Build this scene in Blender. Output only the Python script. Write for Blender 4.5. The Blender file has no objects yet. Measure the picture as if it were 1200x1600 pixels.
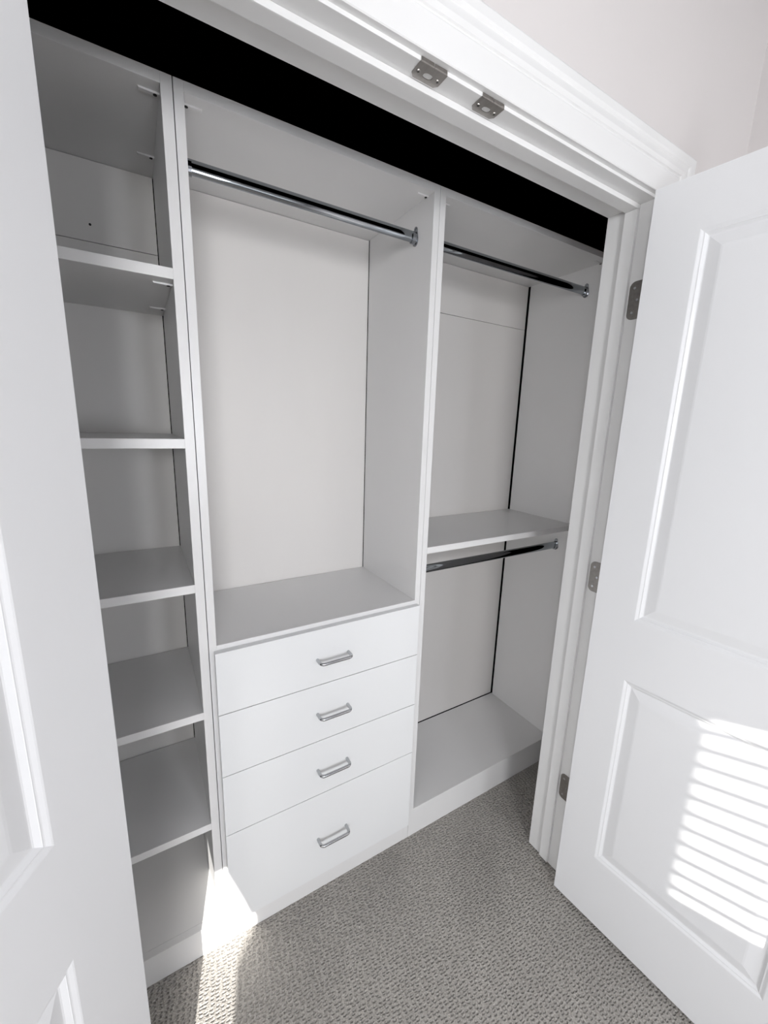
import bpy, bmesh, math, random
from mathutils import Vector, Matrix
C = bpy.context.scene.collection
sc = bpy.context.scene
random.seed(4)

# ------------------------------------------------------------------ camera
cam_d = bpy.data.cameras.new('camera'); cam = bpy.data.objects.new('camera', cam_d); C.objects.link(cam)
r_ = Vector((0.85925828, -0.51064641, 0.03025651)); u_ = Vector((0.08010851, 0.19274387, 0.97797363)); f_ = Vector((0.50523048, 0.83790813, -0.20652389))
M = Matrix((r_, u_, -f_)).transposed().to_4x4(); M.translation = Vector((-0.1105, -0.9921, 1.4841))
cam.matrix_world = M
cam_d.sensor_fit = 'HORIZONTAL'; cam_d.sensor_width = 36.0; cam_d.lens = 36.0 * 640.1 / 1200
cam_d.clip_start = 0.02
sc.camera = cam

# ------------------------------------------------------------------ world, sun, added daylight lamps, exposure
SUN_AZ, SUN_TAN = math.radians(15.2), 0.297
w = bpy.data.worlds.new('world'); sc.world = w; w.use_nodes = True
bg = w.node_tree.nodes['Background']; bg.inputs[0].default_value = (0.80, 0.88, 1.0, 1); bg.inputs[1].default_value = 1.0
def light(name, kind, loc, direction, energy, color, **kw):
    d = bpy.data.lights.new(name, kind); d.energy = energy; d.color = color
    for k, v in kw.items(): setattr(d, k, v)
    o = bpy.data.objects.new(name, d); C.objects.link(o); o.location = loc
    o.rotation_euler = Vector(direction).to_track_quat('-Z', 'Y').to_euler()
    return o
RY = -3.2            # inner face of the window wall behind the camera
light('sun', 'SUN', (0, -5, 3), (math.sin(SUN_AZ), math.cos(SUN_AZ), -SUN_TAN), 6.0, (1.0, 0.975, 0.93), angle=math.radians(0.27))
light('added_daylight_left', 'AREA', (-0.60, RY + 0.07, 1.60), (0.10, 1, -0.06), 18.5, (0.97, 0.98, 1.0), shape='RECTANGLE', size=0.7, size_y=0.9)  # area lamp added as daylight for an invented rear window
light('added_daylight_right', 'AREA', (0.50, RY + 0.07, 1.35), (-0.10, 1, -0.05), 6.0, (0.92, 0.95, 1.0), shape='RECTANGLE', size=0.35, size_y=0.9)  # added lamp, daylight for the other invented rear window
light('added_daylight_side', 'AREA', (-1.86, -2.10, 1.50), (1, 0.80, -0.05), 6.5, (1.0, 0.98, 0.955), shape='RECTANGLE', size=0.4, size_y=0.9)  # added lamp at the invented window in the left wall
sc.view_settings.view_transform = 'Standard'; sc.view_settings.look = 'None'
sc.view_settings.gamma = 1.0; sc.view_settings.use_curve_mapping = False
sc.view_settings.exposure = 1.32
sc.cycles.diffuse_bounces = 3; sc.cycles.max_bounces = 12

# ------------------------------------------------------------------ materials
def mat(name, col, rough=0.5, metal=0.0, spec=0.5, noise=None, bump=None, coat=0.0):
    m = bpy.data.materials.new(name); m.use_nodes = True; nt = m.node_tree; b = nt.nodes['Principled BSDF']
    b.inputs['Base Color'].default_value = (*col, 1); b.inputs['Roughness'].default_value = rough
    b.inputs['Metallic'].default_value = metal; b.inputs['Specular IOR Level'].default_value = spec
    b.inputs['Coat Weight'].default_value = coat
    tc = nt.nodes.new('ShaderNodeTexCoord')
    if noise:                                   # (scale vector, amount)
        mp = nt.nodes.new('ShaderNodeMapping'); mp.inputs['Scale'].default_value = noise[0]
        nz = nt.nodes.new('ShaderNodeTexNoise'); nz.inputs['Scale'].default_value = 1.0; nz.inputs['Detail'].default_value = 5
        mr = nt.nodes.new('ShaderNodeMapRange'); mr.inputs[1].default_value = 0.3; mr.inputs[2].default_value = 0.7
        mr.inputs[3].default_value = 1 - noise[1]; mr.inputs[4].default_value = 1.0
        mx = nt.nodes.new('ShaderNodeMix'); mx.data_type = 'RGBA'; mx.blend_type = 'MULTIPLY'; mx.inputs[0].default_value = 1
        mx.inputs[6].default_value = (*col, 1)
        nt.links.new(tc.outputs['Object'], mp.inputs[0]); nt.links.new(mp.outputs[0], nz.inputs['Vector'])
        nt.links.new(nz.outputs[0], mr.inputs[0]); nt.links.new(mr.outputs[0], mx.inputs[7]); nt.links.new(mx.outputs[2], b.inputs['Base Color'])
    if bump:                                    # (scale, strength, distance)
        nb = nt.nodes.new('ShaderNodeTexNoise'); nb.inputs['Scale'].default_value = bump[0]; nb.inputs['Detail'].default_value = 3
        bp = nt.nodes.new('ShaderNodeBump'); bp.inputs['Strength'].default_value = bump[1]; bp.inputs['Distance'].default_value = bump[2]
        nt.links.new(tc.outputs['Object'], nb.inputs['Vector']); nt.links.new(nb.outputs[0], bp.inputs['Height']); nt.links.new(bp.outputs[0], b.inputs['Normal'])
    return m
MEL = mat('white_melamine', (0.80, 0.792, 0.788), 0.29, noise=((2.5, 2.5, 2.5), 0.02), bump=(260, 0.05, 0.0004))
BACK = mat('white_backing_board', (0.77, 0.745, 0.725), 0.45, noise=((3, 3, 0.7), 0.05), bump=(200, 0.05, 0.0004))
DRAWER = mat('white_drawer_laminate', (0.83, 0.835, 0.84), 0.30, noise=((3, 3, 3), 0.015))
TRIM = mat('white_semigloss_trim_paint', (0.82, 0.815, 0.81), 0.32, bump=(60, 0.06, 0.0015), noise=((4, 4, 4), 0.03))
DOOR = mat('white_satin_door_paint', (0.80, 0.80, 0.81), 0.30, bump=(420, 0.06, 0.0004))
WALL = mat('warm_white_wall_paint', (0.72, 0.685, 0.675), 0.75, bump=(140, 0.12, 0.001), noise=((1.5, 1.5, 1.5), 0.02))
CEIL = mat('ceiling_paint', (0.80, 0.79, 0.78), 0.8, bump=(90, 0.2, 0.002))
ROOM = mat('grey_wall_paint', (0.42, 0.42, 0.43), 0.8, bump=(90, 0.2, 0.002))
BLACK = mat('closet_shade_black', (0.0025, 0.0022, 0.0022), 0.95, spec=0.0, noise=((3, 3, 3), 0.2))  # near-black colour stands in for deep shade inside the closet
CHROME = mat('polished_chrome', (0.33, 0.34, 0.36), 0.12, metal=1.0, noise=((30, 30, 30), 0.03))
RAILM = mat('rail_chrome', (0.34, 0.36, 0.38), 0.07, metal=1.0, noise=((20, 20, 20), 0.04))
NICKEL = mat('brushed_nickel', (0.36, 0.34, 0.32), 0.34, metal=1.0, noise=((120, 20, 120), 0.18))
STEEL = mat('satin_steel_pull', (0.50, 0.51, 0.52), 0.24, metal=1.0, noise=((20, 120, 120), 0.05))
DARK = mat('dark_recess', (0.01, 0.01, 0.01), 0.7, noise=((50, 50, 50), 0.2))
SLAT = mat('blind_slat', (0.82, 0.82, 0.80), 0.5, noise=((3, 3, 3), 0.02))
CLOTH = mat('curtain_cloth', (0.62, 0.60, 0.57), 0.9, bump=(300, 0.2, 0.001))

def carpet():
    m = bpy.data.materials.new('grey_loop_carpet'); m.use_nodes = True; nt = m.node_tree; N = nt.nodes.new; L = nt.links.new
    b = nt.nodes['Principled BSDF']; b.inputs['Roughness'].default_value = 0.95; b.inputs['Specular IOR Level'].default_value = 0.1
    b.inputs['Sheen Weight'].default_value = 0.15
    tc = N('ShaderNodeTexCoord')
    wn = N('ShaderNodeTexNoise'); wn.inputs['Scale'].default_value = 28; wn.inputs['Detail'].default_value = 2
    ws = N('ShaderNodeVectorMath'); ws.operation = 'SUBTRACT'; ws.inputs[1].default_value = (0.5, 0.5, 0.5)
    wm = N('ShaderNodeVectorMath'); wm.operation = 'SCALE'; wm.inputs[3].default_value = 0.008
    wa = N('ShaderNodeVectorMath'); wa.operation = 'ADD'
    L(tc.outputs['Object'], wn.inputs['Vector']); L(wn.outputs['Color'], ws.inputs[0]); L(ws.outputs[0], wm.inputs[0])
    L(tc.outputs['Object'], wa.inputs[0]); L(wm.outputs[0], wa.inputs[1])
    mp = N('ShaderNodeMapping'); mp.inputs['Scale'].default_value = (72, 122, 1); mp.inputs['Rotation'].default_value = (0, 0, math.radians(6))
    L(wa.outputs[0], mp.inputs[0])
    vo = N('ShaderNodeTexVoronoi'); vo.voronoi_dimensions = '2D'; vo.feature = 'F1'; vo.inputs['Scale'].default_value = 1.0; vo.inputs['Randomness'].default_value = 0.5
    L(mp.outputs[0], vo.inputs['Vector'])
    hr = N('ShaderNodeMapRange'); hr.interpolation_type = 'SMOOTHSTEP'
    hr.inputs[1].default_value = 0.08; hr.inputs[2].default_value = 0.42; hr.inputs[3].default_value = 0.0; hr.inputs[4].default_value = 1.0
    L(vo.outputs['Distance'], hr.inputs[0])
    fn = N('ShaderNodeTexNoise'); fn.inputs['Scale'].default_value = 420; fn.inputs['Detail'].default_value = 4; L(tc.outputs['Object'], fn.inputs['Vector'])
    fa = N('ShaderNodeMath'); fa.operation = 'MULTIPLY_ADD'; fa.inputs[1].default_value = 0.6
    L(fn.outputs[0], fa.inputs[0]); L(hr.outputs[0], fa.inputs[2])
    bp = N('ShaderNodeBump'); bp.inputs['Strength'].default_value = 0.95; bp.inputs['Distance'].default_value = 0.006
    L(fa.outputs[0], bp.inputs['Height']); L(bp.outputs[0], b.inputs['Normal'])
    cr = N('ShaderNodeValToRGB'); cr.color_ramp.elements[0].color = (0.33, 0.305, 0.275, 1); cr.color_ramp.elements[1].color = (0.60, 0.57, 0.53, 1)
    cr.color_ramp.elements[0].position = 0.3; cr.color_ramp.elements[1].position = 0.7
    sn = N('ShaderNodeTexNoise'); sn.inputs['Scale'].default_value = 230; sn.inputs['Detail'].default_value = 3; L(tc.outputs['Object'], sn.inputs['Vector'])
    L(sn.outputs[0], cr.inputs[0])
    ln = N('ShaderNodeTexNoise'); ln.inputs['Scale'].default_value = 4.5; ln.inputs['Detail'].default_value = 3; L(tc.outputs['Object'], ln.inputs['Vector'])
    lr = N('ShaderNodeMapRange'); lr.inputs[1].default_value = 0.35; lr.inputs[2].default_value = 0.65; lr.inputs[3].default_value = 0.86; lr.inputs[4].default_value = 1.0
    L(ln.outputs[0], lr.inputs[0])
    mx = N('ShaderNodeMix'); mx.data_type = 'RGBA'; mx.blend_type = 'MULTIPLY'; mx.inputs[0].default_value = 1
    L(cr.outputs[0], mx.inputs[6]); L(lr.outputs[0], mx.inputs[7]); L(mx.outputs[2], b.inputs['Base Color'])
    return m
CARPET = carpet()

# ------------------------------------------------------------------ helpers
def box(bm, x0, x1, y0, y1, z0, z1, bev=0.0):
    vs = [bm.verts.new((x, y, z)) for x in (x0, x1) for y in (y0, y1) for z in (z0, z1)]
    fs = [bm.faces.new([vs[i] for i in q]) for q in ((0, 1, 3, 2), (4, 6, 7, 5), (0, 4, 5, 1), (2, 3, 7, 6), (0, 2, 6, 4), (1, 5, 7, 3))]
    if bev:
        es = list({e for f in fs for e in f.edges})
        bmesh.ops.bevel(bm, geom=es, offset=bev, segments=2, affect='EDGES', profile=0.7)
def cyl(bm, c, axis, r, h, seg=20, r2=None):
    q = Vector(axis).to_track_quat('Z', 'Y').to_matrix().to_4x4(); q.translation = Vector(c)
    bmesh.ops.create_cone(bm, cap_ends=True, segments=seg, radius1=r, radius2=r if r2 is None else r2, depth=h, matrix=q)
def tube(bm, pts, r, seg=14):
    rings = []
    pts = [Vector(p) for p in pts]
    for i, p in enumerate(pts):
        t = (pts[min(i + 1, len(pts) - 1)] - pts[max(i - 1, 0)]).normalized()
        a = t.cross(Vector((0, 0, 1)));
        if a.length < 1e-4: a = Vector((1, 0, 0))
        a.normalize(); b = t.cross(a)
        rings.append([bm.verts.new(p + r * (math.cos(k * 2 * math.pi / seg) * a + math.sin(k * 2 * math.pi / seg) * b)) for k in range(seg)])
    for A, B in zip(rings, rings[1:]):
        for k in range(seg): bm.faces.new((A[k], A[(k + 1) % seg], B[(k + 1) % seg], B[k]))
    bm.faces.new(rings[0]); bm.faces.new(rings[-1][::-1])
def extrude_poly(bm, pts2, fn, h0, h1):
    """pts2: outline; fn(a, b, h) -> xyz"""
    A = [bm.verts.new(fn(a, b, h0)) for a, b in pts2]; B = [bm.verts.new(fn(a, b, h1)) for a, b in pts2]
    bm.faces.new(A[::-1]); bm.faces.new(B)
    n = len(A)
    for i in range(n): bm.faces.new((A[i], A[(i + 1) % n], B[(i + 1) % n], B[i]))
def obj(name, bm, m, parent=None, smooth=False, loc=None):
    bmesh.ops.recalc_face_normals(bm, faces=bm.faces)
    me = bpy.data.meshes.new(name); bm.to_mesh(me); bm.free()
    me.materials.append(m)
    o = bpy.data.objects.new(name, me); C.objects.link(o)
    if parent: o.parent = parent
    if loc: o.location = loc
    if smooth:
        for p in me.polygons: p.use_smooth = True
        try:
            me.set_sharp_from_angle(angle=math.radians(38))
        except Exception: pass
    return o
def bx(name, m, parent, *d, bev=0.0008):
    bm = bmesh.new(); box(bm, *d, bev=bev); return obj(name, bm, m, parent)
def empty(name, loc=(0, 0, 0), rz=0.0):
    o = bpy.data.objects.new(name, None); C.objects.link(o); o.location = loc; o.rotation_euler = (0, 0, rz); o.empty_display_size = 0.1
    return o
def struct(o, label=None, cat=None):
    o['kind'] = 'structure'
    if label: o['label'] = label; o['category'] = cat
    return o
def tag(o, label, cat, group=None):
    o['label'] = label; o['category'] = cat
    if group: o['group'] = group
    return o

# ------------------------------------------------------------------ dimensions (metres)
XJ0, XJ1, ZH = -0.222, 1.010, 2.039            # clear opening of the closet
YJR, YSB, YSF, YJF = -0.236, -0.288, -0.320, -0.3545
ST = 0.011
XL, XR = -1.9, 1.428
CL, CR = -0.445, 1.436                          # closet side walls
YBK = 0.366
ZC = 2.62

# ------------------------------------------------------------------ the setting
bm = bmesh.new(); box(bm, XL - .1, XR + .1, RY - .1, YBK + .1, -0.05, 0.0); struct(obj('floor', bm, CARPET), 'grey loop pile carpet', 'carpet')
bm = bmesh.new(); box(bm, XL - .1, XR + .1, RY - .1, YJR, ZC, ZC + .08); struct(obj('ceiling', bm, ROOM))
bm = bmesh.new()                                # wall that holds the closet opening
box(bm, XL - .1, XJ0 - .019, YJF, YJR, 0, ZC); box(bm, XJ1 + .019, XR + .1, YJF, YJR, 0, ZC); box(bm, XJ0 - .019, XJ1 + .019, YJF, YJR, ZH + .019, ZC)
struct(obj('wall_front', bm, WALL), 'warm white painted wall above the closet door frame', 'wall')
bm = bmesh.new(); box(bm, XR, XR + .1, RY - .1, YJF, 0, ZC); struct(obj('wall_right', bm, WALL), 'side wall at the upper right corner', 'wall')
bm = bmesh.new()
WC = (-2.48, -1.72, 0.92, 2.10)                 # invented window in the left wall, out of view
for d in ((RY - .1, WC[0], 0, ZC), (WC[1], YJF, 0, ZC), (WC[0], WC[1], 0, WC[2]), (WC[0], WC[1], WC[3], ZC)): box(bm, XL - .1, XL, *d)
struct(obj('wall_left', bm, ROOM))
# closet box, its deep shade put into the black colour
bm = bmesh.new(); box(bm, CL - .05, CR + .05, YBK, YBK + .08, 0, 2.6); struct(obj('wall_back', bm, BLACK), 'rear wall of the closet above the cabinets, deep shade coloured in as black', 'wall')
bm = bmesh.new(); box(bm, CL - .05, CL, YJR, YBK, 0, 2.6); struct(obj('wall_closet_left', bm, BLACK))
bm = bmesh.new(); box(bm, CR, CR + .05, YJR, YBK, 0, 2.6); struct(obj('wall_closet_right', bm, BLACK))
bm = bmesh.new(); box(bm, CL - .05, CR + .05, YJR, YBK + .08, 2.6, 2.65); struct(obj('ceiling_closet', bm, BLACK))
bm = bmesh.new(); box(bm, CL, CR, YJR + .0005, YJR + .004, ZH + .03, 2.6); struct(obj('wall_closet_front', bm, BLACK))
# window wall behind the camera: two invented window openings, sized for the sun patches
WA = (-1.78, -0.25, 0.45, 2.15); WB = (0.274, 1.30, 1.085, 2.15)
bm = bmesh.new()
y0, y1 = RY - .1, RY
for x0, x1, z0, z1 in ((XL, WA[0], 0, ZC), (WA[0], WA[1], 0, WA[2]), (WA[0], WA[1], WA[3], ZC), (WA[1], WB[0], 0, ZC), (WB[0], WB[1], 0, WB[2]), (WB[0], WB[1], WB[3], ZC), (WB[1], XR, 0, ZC)):
    box(bm, x0, x1, y0, y1, z0, z1)
struct(obj('wall_rear', bm, ROOM))
for k, W in enumerate((WA, WB)):
    wn = struct(empty('window_%d' % (k + 1), ((W[0] + W[1]) / 2, RY, W[2])))
    cx = (W[0] + W[1]) / 2
    bm = bmesh.new()
    a = (W[1] - W[0]) / 2; h = W[3] - W[2]
    for d in ((-a - .07, -a, 0, .018, -.07, h + .07), (a, a + .07, 0, .018, -.07, h + .07), (-a, a, 0, .018, h, h + .07), (-a, a, 0, .018, -.07, 0)): box(bm, *d, bev=.002)
    obj('window_frame', bm, TRIM, wn)
wn = struct(empty('window_3', (XL, (WC[0] + WC[1]) / 2, WC[2])))
bm = bmesh.new(); a = (WC[1] - WC[0]) / 2; h = WC[3] - WC[2]
for d in ((-a - .07, -a, -.07, h + .07), (a, a + .07, -.07, h + .07), (-a, a, h, h + .07), (-a, a, -.07, 0)): box(bm, 0, .018, *d, bev=.002)
obj('window_frame', bm, TRIM, wn)
# unseen venetian blind added to stripe the sunlight (slats tilted with the sun)
vb = tag(empty('added_venetian_blind', ((WB[0] + WB[1]) / 2, RY - .03, 2.12)), 'white venetian blind added behind the camera to stripe the sunlight', 'blind')
hw = (WB[1] - WB[0]) / 2 - .003
bx('head_rail', SLAT, vb, -hw, hw, -.02, .02, -.01, .03)
for k in range(12):
    zc = 1.085 + .046 * (k + 0.95) - 2.12
    bm = bmesh.new(); n = 5; top = []; bot = []
    for i in range(n + 1):
        t = -1 + 2 * i / n; yy = .021 * t; zz = -.021 * t * 0.66 + .0035 * (1 - t * t)
        top.append((yy, zz + .0008)); bot.append((yy, zz - .0008))
    extrude_poly(bm, top + bot[::-1], lambda a, b, h: (h, a, b), -hw, hw)
    obj('slat', bm, SLAT, vb, loc=(0, 0, zc))
bx('stacked_slats', SLAT, vb, -hw, hw, -.018, .018, 1.645 - 2.12, -.015)
# roller shade and tied-back cloth, both added to trim the left sun patch
tag(bx('added_roller_shade', CLOTH, None, WA[0] + .002, WA[1] - .002, RY - .05, RY - .046, 1.262, 2.149, bev=0), 'cream roller shade added to cut off the top of the sun patch', 'shade')
bm = bmesh.new()
cols = 60; P_ = []
for zz, xe in ((1.30, -.90), (1.26, -.855), (1.12, -.81), (1.0, -.775), (0.975, -.775), (0.95, -.825), (.2, -.83)):
    xr = -.20; P_.append([(xe + (xr - xe) * i / cols, RY + .045 + .012 * math.sin(i * 1.5), zz) for i in range(cols + 1)])
for dy in (0, .002):
    V_ = [[bm.verts.new((p[0], p[1] + dy, p[2])) for p in row] for row in P_]
    for i in range(len(V_) - 1):
        for j in range(cols): bm.faces.new((V_[i][j], V_[i][j + 1], V_[i + 1][j + 1], V_[i + 1][j]))
tag(obj('added_curtain', bm, CLOTH), 'tied back cloth added behind the camera, its slanted edge shaping the sun patch', 'added_curtain')

# ------------------------------------------------------------------ door frame
fr = struct(empty('trim_1', ((XJ0 + XJ1) / 2, YJF, 0)), 'white painted closet door frame with mitred casing', 'door frame')
FX = (XJ0 + XJ1) / 2
def fobj(name, bm, m, parent=fr, smooth=False):
    bmesh.ops.translate(bm, verts=bm.verts, vec=(-FX, -YJF, 0)); return obj(name, bm, m, parent, smooth)
bm = bmesh.new(); box(bm, XJ0 - .019, XJ1 + .019, YJF, YJR, ZH, ZH + .019, bev=.001); head_jamb = fobj('head_jamb', bm, TRIM)
for s in (0, 1):
    bm = bmesh.new()
    if s: box(bm, XJ1, XJ1 + .019, YJF, YJR, 0.004, ZH, bev=.001)
    else: box(bm, XJ0 - .019, XJ0, YJF, YJR, 0.004, ZH, bev=.001)
    fobj('side_jamb', bm, TRIM)
    bm = bmesh.new()
    if s: box(bm, XJ1 - ST, XJ1, YSF, YSB, 0.012, ZH - ST, bev=.002)
    else: box(bm, XJ0, XJ0 + ST, YSF, YSB, 0.012, ZH - ST, bev=.002)
    fobj('door_stop', bm, TRIM)
bm = bmesh.new(); box(bm, XJ0, XJ1, YSF, YSB, ZH - ST, ZH, bev=.002); fobj('door_stop', bm, TRIM)
# casing profile: (offset outward, thickness)
PRO = [(0, 0), (0, .0105), (.0015, .012), (.012, .0125), (.048, .0135), (.050, .0122), (.053, .0122), (.055, .0150), (.064, .0165), (.072, .0150), (.078, .0140), (.081, .0165), (.085, .0180), (.099, .0182), (.1025, .0165), (.104, .0125), (.104, 0)]
RV = .006
def casing(side):
    bm = bmesh.new(); rows = []
    for o, t in PRO:
        ox = o * 1.17; y = YJF - t
        xl, xr, zt = XJ0 - RV - ox, XJ1 + RV + ox, ZH + RV + o
        if side == 'head': rows.append([(xl, y, zt), (xr, y, zt)])
        elif side == 'right': rows.append([(xr, y, 0.006), (xr, y, zt)])
        else: rows.append([(xl, y, 0.006), (xl, y, zt)])
    V_ = [[bm.verts.new(p) for p in r] for r in rows]
    for a, b in zip(V_, V_[1:]): bm.faces.new((a[0], a[1], b[1], b[0]))
    bm.faces.new([r[0] for r in V_]); bm.faces.new([r[1] for r in V_])
    o = fobj('casing', bm, TRIM, smooth=False)
    return o
for s in ('head', 'right', 'left'): casing(s)
# strike plates on the head jamb (nickel, with a lip bent over the front edge)
def strike(xc):
    bm = bmesh.new()
    zt, zb = ZH - .0003, ZH - .0016
    y0, y1 = YJF - .0012, -.3245
    hx = .0265; ch = .006
    out = [(-hx, y0), (-hx, y1 - ch), (-hx + ch, y1), (hx - ch, y1), (hx, y1 - ch), (hx, y0)]
    hole = []
    n = 16
    hc = (0.0, -.3375); a_, b_ = .0085, .0055
    # plate with an oval hole: bridge through ring mesh
    ang = [math.pi * 2 * i / 24 for i in range(24)]
    def outer(t):
        dx, dy = math.cos(t), math.sin(t); k = 1e9
        if abs(dx) > 1e-9: k = min(k, ((hx if dx > 0 else -hx)) / dx)
        yy = (y1 - hc[1]) if dy > 0 else (y0 - hc[1])
        if abs(dy) > 1e-9: k = min(k, yy / dy)
        x, y = dx * k, hc[1] + dy * k
        if y > y1 - ch and abs(x) > hx - ch:
            ex = abs(x) - (hx - ch); ey = y - (y1 - ch); q = max(0, (ex + ey - ch) / 2); x -= math.copysign(q, x); y -= q
        return x, y
    T = []
    corner = [math.atan2(y0 - hc[1], hx), math.atan2(y0 - hc[1], -hx), math.atan2(y1 - ch - hc[1], hx), math.atan2(y1 - ch - hc[1], -hx), math.atan2(y1 - hc[1], hx - ch), math.atan2(y1 - hc[1], -hx + ch)]
    T = sorted(set([round(t, 5) for t in [(t + math.pi) % (2 * math.pi) - math.pi for t in ang] + corner]))
    R = []
    for t in T:
        ox, oy = outer(t)
        ixx = a_ * max(-1, min(1, 1.08 * math.cos(t))); iyy = hc[1] + b_ * max(-1, min(1, 1.08 * math.sin(t)))
        R.append([bm.verts.new((xc + p[0], p[1], z)) for z in (zb, zt) for p in ((ox, oy), (ixx, iyy))])
    m = len(R)
    for i in range(m):
        A, B = R[i], R[(i + 1) % m]
        bm.faces.new((A[0], A[1], B[1], B[0])); bm.faces.new((A[2], B[2], B[3], A[3]))
        bm.faces.new((A[0], B[0], B[2], A[2])); bm.faces.new((A[1], A[3], B[3], B[1]))
    o = fobj('strike_plate', bm, NICKEL, fr); o['label'] = 'brushed nickel strike plate under the head jamb'
    bm = bmesh.new()                      # the lip: two tabs split by a slot
    for x0, x1 in ((-hx + .001, -.0007), (.0007, hx - .001)):
        prof = [(y0 + .002, zb), (y0 - .0002, zb + .0004), (y0 - .0008, zb + .002), (y0 - .0008, ZH + .0052), (y0 + .0004, ZH + .0052), (y0 + .0004, zb + .0022), (y0 + .002, zb + .0012)]
        extrude_poly(bm, prof, lambda a, b, h: (xc + h, a, b), x0, x1)
    fobj('lip', bm, NICKEL, None).parent = o
    for sx in (-.019, .019):
        bm = bmesh.new(); cyl(bm, (xc + sx, -.3385, zb - .0005), (0, 0, 1), .0035, .0014, 18, r2=.0040)
        fobj('screw', bm, NICKEL, o)
        bm = bmesh.new(); box(bm, xc + sx - .0022, xc + sx + .0022, -.3389, -.3381, zb - .0014, zb - .0011); box(bm, xc + sx - .0004, xc + sx + .0004, -.3407, -.3363, zb - .0014, zb - .0011)
        # cross slot belongs to the screw head
        fobj('screw_slot', bm, DARK, o)
    return o
strike(.341); strike(.4695)

# ------------------------------------------------------------------ two-panel doors
DW, DZ0, DZ1, DT = .604, .016, 2.030, .035
PU = (.103, .487); PV = ((.240, .835), (1.006, 1.918))
RING = [(0, 0), (.002, .0006), (.0065, .0030), (.0080, .0034), (.0095, .0034), (.0100, .0042), (.0150, .0078), (.0170, .0084), (.0190, .0082), (.0420, .0034), (.0460, .0030), (.0480, .0030)]
def door_mesh(sgn, pu):
    bm = bmesh.new()
    us = [0, pu[0], pu[1], DW]; vs = [DZ0, PV[0][0], PV[0][1], PV[1][0], PV[1][1], DZ1]
    for face in (0, 1):
        yf = 0 if face == 0 else sgn * DT
        inw = sgn if face == 0 else -sgn          # direction into the slab
        for i in range(3):
            for j in range(5):
                u0, u1, v0, v1 = us[i], us[i + 1], vs[j], vs[j + 1]
                if i == 1 and j in (1, 3):
                    prev = None
                    for off, dp in RING:
                        cur = [bm.verts.new((a, yf + inw * dp, b)) for a, b in ((u0 + off, v0 + off), (u1 - off, v0 + off), (u1 - off, v1 - off), (u0 + off, v1 - off))]
                        if prev:
                            for k in range(4): bm.faces.new((prev[k], prev[(k + 1) % 4], cur[(k + 1) % 4], cur[k]))
                        prev = cur
                    bm.faces.new(prev)
                else:
                    bm.faces.new([bm.verts.new((a, yf, b)) for a, b in ((u0, v0), (u1, v0), (u1, v1), (u0, v1))])
    ya, yb = 0, sgn * DT
    for q in (((0, ya, DZ0), (0, yb, DZ0), (0, yb, DZ1), (0, ya, DZ1)), ((DW, ya, DZ0), (DW, yb, DZ0), (DW, yb, DZ1), (DW, ya, DZ1)),
              ((0, ya, DZ0), (DW, ya, DZ0), (DW, yb, DZ0), (0, yb, DZ0)), ((0, ya, DZ1), (DW, ya, DZ1), (DW, yb, DZ1), (0, yb, DZ1))):
        bm.faces.new([bm.verts.new(p) for p in q])
    bmesh.ops.remove_doubles(bm, verts=bm.verts, dist=1e-5)
    return bm
def rounded_rect(w, h, r, right_only=False):
    pts = []
    for cx, cy, a0 in ((w - r, r, -90), (w - r, h - r, 0)):
        for k in range(7): a = math.radians(a0 + 15 * k); pts.append((cx + r * math.cos(a), cy + r * math.sin(a)))
    return [(0, 0)] + pts + [(0, h)]
HZ = (1.815, 1.070, .338)
def hinges(door, side):
    """side +1: right jamb at XJ1, -1: left jamb. Built in world space, then moved into the door's frame."""
    bpy.context.view_layer.update()
    inv = door.matrix_world.inverted()
    xj = XJ1 if side > 0 else XJ0
    for zc in HZ:
        h = .091; z0 = zc - h / 2
        bm = bmesh.new(); kx, ky = xj - side * .0085, YJF - .0165
        for k in range(5):
            cyl(bm, (kx, ky, z0 + h * (k + .5) / 5), (0, 0, 1), .0055, h / 5 - .0008, 16)
        cyl(bm, (kx, ky, zc), (0, 0, 1), .003, h + .004, 10)
        # web from knuckle to leaf
        box(bm, min(kx, xj - side * .0015), max(kx, xj - side * .0015) , YJF - .0155, YJF - .0135, z0, z0 + h)
        bm.transform(inv); hg = obj('hinge', bm, NICKEL, door, smooth=True)
        bm = bmesh.new()
        extrude_poly(bm, rounded_rect(.047, h, .014), lambda a, b, t: (xj - side * t, YJF - .016 + a, z0 + b), .0002, .0019)
        bm.transform(inv); lf = obj('hinge_leaf', bm, NICKEL, hg)
        for k, (a, b) in enumerate(((.034, .016), (.024, .0455), (.034, .075))):
            bm = bmesh.new(); cyl(bm, (xj - side * .0021, YJF - .016 + a, z0 + b), (1, 0, 0), .0034, .0012, 14)
            bm.transform(inv); obj('screw', bm, STEEL, hg)
        # leaf let into the hinge edge of the door
        u0 = .0006
        bm = bmesh.new(); sg = 1 if side > 0 else -1
        extrude_poly(bm, rounded_rect(.029, h, .012), lambda a, b, t: (-t, sg * (DT - a), z0 + b), .0001, .0015)
        obj('hinge_leaf', bm, NICKEL, hg)
A_R = .0915; A_L = .53
dr = struct(obj('door_1', door_mesh(1, PU), DOOR), 'white two-panel closet door swung open on the right, striped by sunlight', 'door')
dr.location = (.957, -.382, 0); dr.rotation_euler = (0, 0, A_R - math.pi / 2)
dl = struct(obj('door_2', door_mesh(-1, (.118, .487)), DOOR), 'white two-panel closet door swung open along the left edge', 'door')
dl.location = (-.168, -.382, 0); dl.rotation_euler = (0, 0, -math.pi / 2 - A_L)
hinges(dr, 1); hinges(dl, -1)

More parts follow.
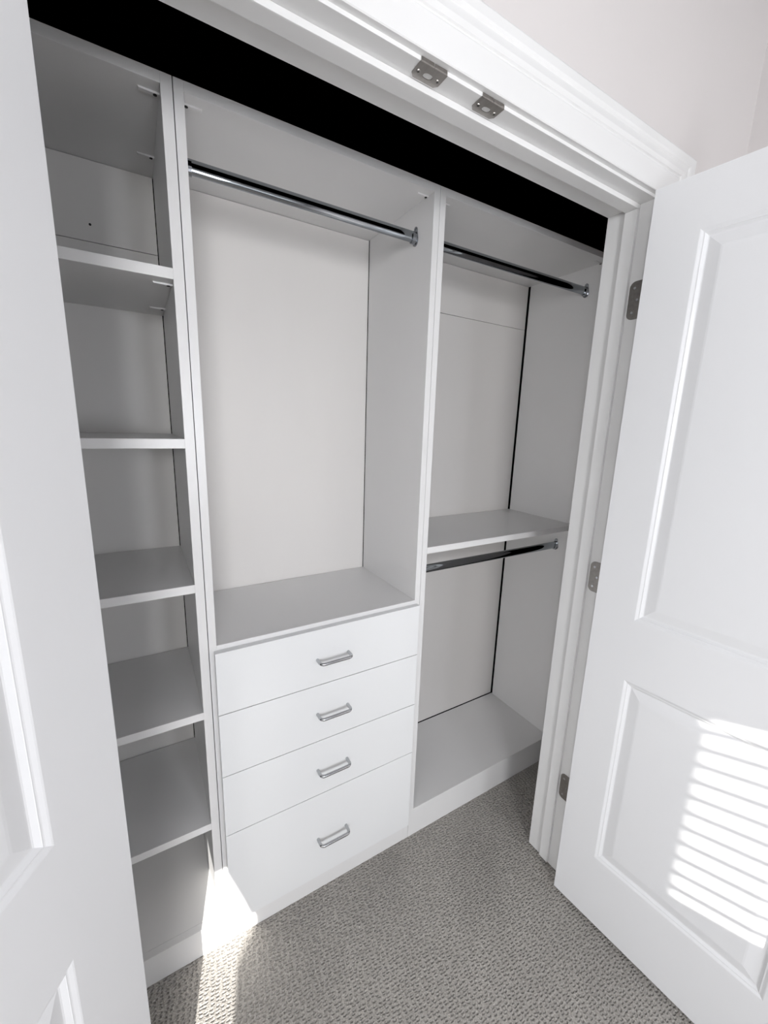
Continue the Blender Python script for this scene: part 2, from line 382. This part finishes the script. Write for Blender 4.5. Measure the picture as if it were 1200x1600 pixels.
# ------------------------------------------------------------------ cabinets
T = .0195; D = .356; ZT = 2.106; ZU = 2.087
YP = .3625          # side panels reach a little behind the backing board
def unit(name, x0, x1, label, loc_z=0):
    o = empty(name, ((x0 + x1) / 2, 0, 0)); tag(o, label, 'cabinet')
    return o, (x0 + x1) / 2
def bxu(name, m, par, cx, x0, x1, *d, bev=.0008):
    return bx(name, m, par, x0 - cx, x1 - cx, *d, bev=bev)
def fitting(par, cx, x, y, z, sgn):
    """white cam fitting under a panel: sgn +1 body reaches to +x from the side panel, -1 to -x"""
    bm = bmesh.new()
    extrude_poly(bm, [(0, 0), (0, -.0030), (sgn * .010, -.0036), (sgn * .034, -.0030), (sgn * .036, 0)], lambda a, b, h: (x - cx + a, y + h, z + b), -.004, .004)
    f = obj('panel_fitting', bm, MEL, par)
    bm = bmesh.new(); cyl(bm, (x - cx + sgn * .007, y, z - .0036), (0, 0, 1), .0035, .0016, 14)
    obj('fitting_hole', bm, DARK, f)
def rail(par, cx, xa, xb, y, z, name='hanging_rail'):
    bm = bmesh.new(); n = 28; pts = [(.0075 * math.cos(2 * math.pi * k / n), .015 * math.sin(2 * math.pi * k / n)) for k in range(n)]
    extrude_poly(bm, pts, lambda a, b, h: (h - cx, y + a, z + b), xa + .004, xb - .004)
    rr = obj(name, bm, RAILM, par, smooth=True); rr['label'] = 'dark chrome oval hanging rail'
    for x, s in ((xa, 1), (xb, -1)):
        bm = bmesh.new()
        # round-ended back plate with an ear above, plus a cup that carries the rail
        out = []
        for k in range(9): a = math.radians(180 + 22.5 * k); out.append((.0125 * math.cos(a), -.006 + .0165 * math.sin(a)))
        for k in range(9): a = math.radians(22.5 * k); out.append((.0075 * math.cos(a), .019 + .0085 * math.sin(a)))
        extrude_poly(bm, out, lambda a, b, h: (x - cx + s * h, y + a, z + b), .0003, .0028)
        for q in (0,):
            o2, i2 = [], []
            for k in range(15):
                a = math.radians(160 + 220 * k / 14); o2.append((.0112 * math.cos(a), .0185 * math.sin(a))); i2.append((.0082 * math.cos(a), .0155 * math.sin(a)))
            extrude_poly(bm, o2 + i2[::-1], lambda a, b, h: (x - cx + s * h, y + a, z + b), .0028, .016)
        cyl(bm, (x - cx + s * .0034, y, z + .0215), (1, 0, 0), .0034, .0016, 14)
        obj('rail_socket', bm, CHROME, rr)
    return rr

# --- left unit: narrow open shelving
xa, xb = -.4405, -.0008
lu, cx = unit('shelving_unit', xa, xb, 'narrow white shelving unit with five open shelves beside the left door')
xi0, xi1 = xa + T, -.0209
bxu('side_panel', MEL, lu, cx, xa, xi0, 0, YP, 0, ZT); bxu('side_panel', MEL, lu, cx, xi1, xb, 0, D - .005, 0, ZT)
bxu('top_panel', MEL, lu, cx, xi0, xi1, 0, YP, ZU, ZT)
bxu('bottom_shelf', MEL, lu, cx, xi0, xi1, .0195, YP, .073, .0925)
bxu('kick_board', MEL, lu, cx, xi0, xi1, 0, .019, 0, .0925)
for z0, z1 in ((.0935, 1.9055), (1.907, ZU - .001)):
    bxu('back_panel', BACK, lu, cx, xi0 + .0015, xi1 - .0018, D, D + .0055, z0, z1, bev=.0004)
for zs in (1.778, 1.4425, 1.1073, .768, .4305):
    bxu('shelf', MEL, lu, cx, xi0, xi1, .0, D - .003, zs - .0205, zs, bev=.001)
for y in (.032, .258):
    fitting(lu, cx, xi1, y, ZU, -1); fitting(lu, cx, xi1, y + .008, 1.778 - .0205, -1)
bm = bmesh.new(); cyl(bm, (-.166 - cx, D - .0004, 1.945), (0, 1, 0), .0028, .0012, 14); obj('screw_hole', bm, DARK, lu)

# --- middle unit: hanging space over four drawers
xa, xb = .0008, .6313
mu, cx = unit('drawer_wardrobe', xa, xb, 'white middle closet unit with hanging space above four drawers')
xi0, xi1 = .0185, .6125
bxu('side_panel', MEL, mu, cx, xa, xi0, 0, D - .005, 0, ZT); bxu('side_panel', MEL, mu, cx, xi1, xb, 0, D - .003, 0, ZT)
bxu('top_panel', MEL, mu, cx, xi0, xi1, 0, YP, ZU, ZT)
bxu('counter_shelf', MEL, mu, cx, xi0, xi1, 0, D - .0025, .9205, .941, bev=.001)
bxu('bottom_shelf', MEL, mu, cx, xi0, xi1, .0195, YP, .052, .0715)
bxu('kick_board', MEL, mu, cx, xi0, xi1, 0.0005, .019, 0, .0715)
bxu('back_panel', BACK, mu, cx, xi0 + .0015, xi1 - .0012, D, D + .0055, .053, ZU - .001, bev=.0004)
fitting(mu, cx, xi0, .032, ZU, 1); fitting(mu, cx, xi1, .030, ZU, -1); fitting(mu, cx, xi0, .258, ZU, 1); fitting(mu, cx, xi1, .258, ZU, -1)
zz = [.9300, .7577, .5740, .3865, .0780]
HZs = (.838, .665, .475, .2235)
for k in range(4):
    z1, z0 = zz[k], zz[k + 1]
    g = .0011
    bm = bmesh.new()
    box(bm, .0113 - cx, .6197 - cx, -.0185, -.0008, z0 + g, z1 - g, bev=.0008)
    # box of the drawer behind its front
    zb0, zb1 = z0 + .022, z1 - .03
    box(bm, xi0 + .013 - cx, xi0 + .026 - cx, -.0008, .33, zb0, zb1); box(bm, xi1 - .026 - cx, xi1 - .013 - cx, -.0008, .33, zb0, zb1)
    box(bm, xi0 + .026 - cx, xi1 - .026 - cx, .318, .33, zb0, zb1); box(bm, xi0 + .026 - cx, xi1 - .026 - cx, -.0008, .318, zb0, zb0 + .006)
    dw = obj('drawer', bm, DRAWER, mu)
    bm = bmesh.new(); x0, x1, zh, pr, rb = .2745 - cx, .3695 - cx, HZs[k], .030, .011
    pts = [(x0, -.018, zh)]
    for q in range(7): a = math.radians(15 * q); pts.append((x0 + rb - rb * math.cos(a), -.018 - pr + rb - rb * math.sin(a), zh))
    for q in range(7): a = math.radians(90 - 15 * q); pts.append((x1 - rb + rb * math.cos(a), -.018 - pr + rb - rb * math.sin(a), zh))
    pts.append((x1, -.018, zh))
    tube(bm, pts, .0046); hd = obj('handle', bm, STEEL, dw, smooth=True); hd['label'] = 'satin steel bow handle'
rail(mu, cx, xi0, xi1, .079, 2.004)

# --- right unit: two hanging bays
xa, xb = .6325, 1.4195
ru, cx = unit('double_hanging_wardrobe', xa, xb, 'white right closet unit with one mid shelf and two hanging rails')
xi0, xi1 = .6515, 1.400
bxu('side_panel', MEL, ru, cx, xa, xi0, 0, D - .003, 0, ZT); bxu('side_panel', MEL, ru, cx, xi1, xb, 0, D - .008, 0, ZT)
bxu('top_panel', MEL, ru, cx, xi0, xi1, 0, YP, ZU, ZT)
bxu('shelf', MEL, ru, cx, xi0, xi1, 0, D - .003, 1.090, 1.111, bev=.001)
bxu('bottom_shelf', MEL, ru, cx, xi0, xi1, 0.0, D - .003, .0965, .116, bev=.001)
bxu('kick_board', MEL, ru, cx, xi0, xi1, 0.0003, .019, 0, .0963, bev=.0002)
for z0, z1 in ((.119, 1.9110), (1.9125, ZU - .001)):
    bxu('back_panel', BACK, ru, cx, xi0 + .001, xi1 - .0042, D, D + .0055, z0, z1, bev=.0004)
fitting(ru, cx, xi0, .032, ZU, 1); fitting(ru, cx, xi1, .030, ZU, -1); fitting(ru, cx, xi0, .258, ZU, 1); fitting(ru, cx, xi1, .258, ZU, -1)
rail(ru, cx, xi0, xi1, .079, 2.004); rail(ru, cx, xi0, xi1, .077, 1.007)
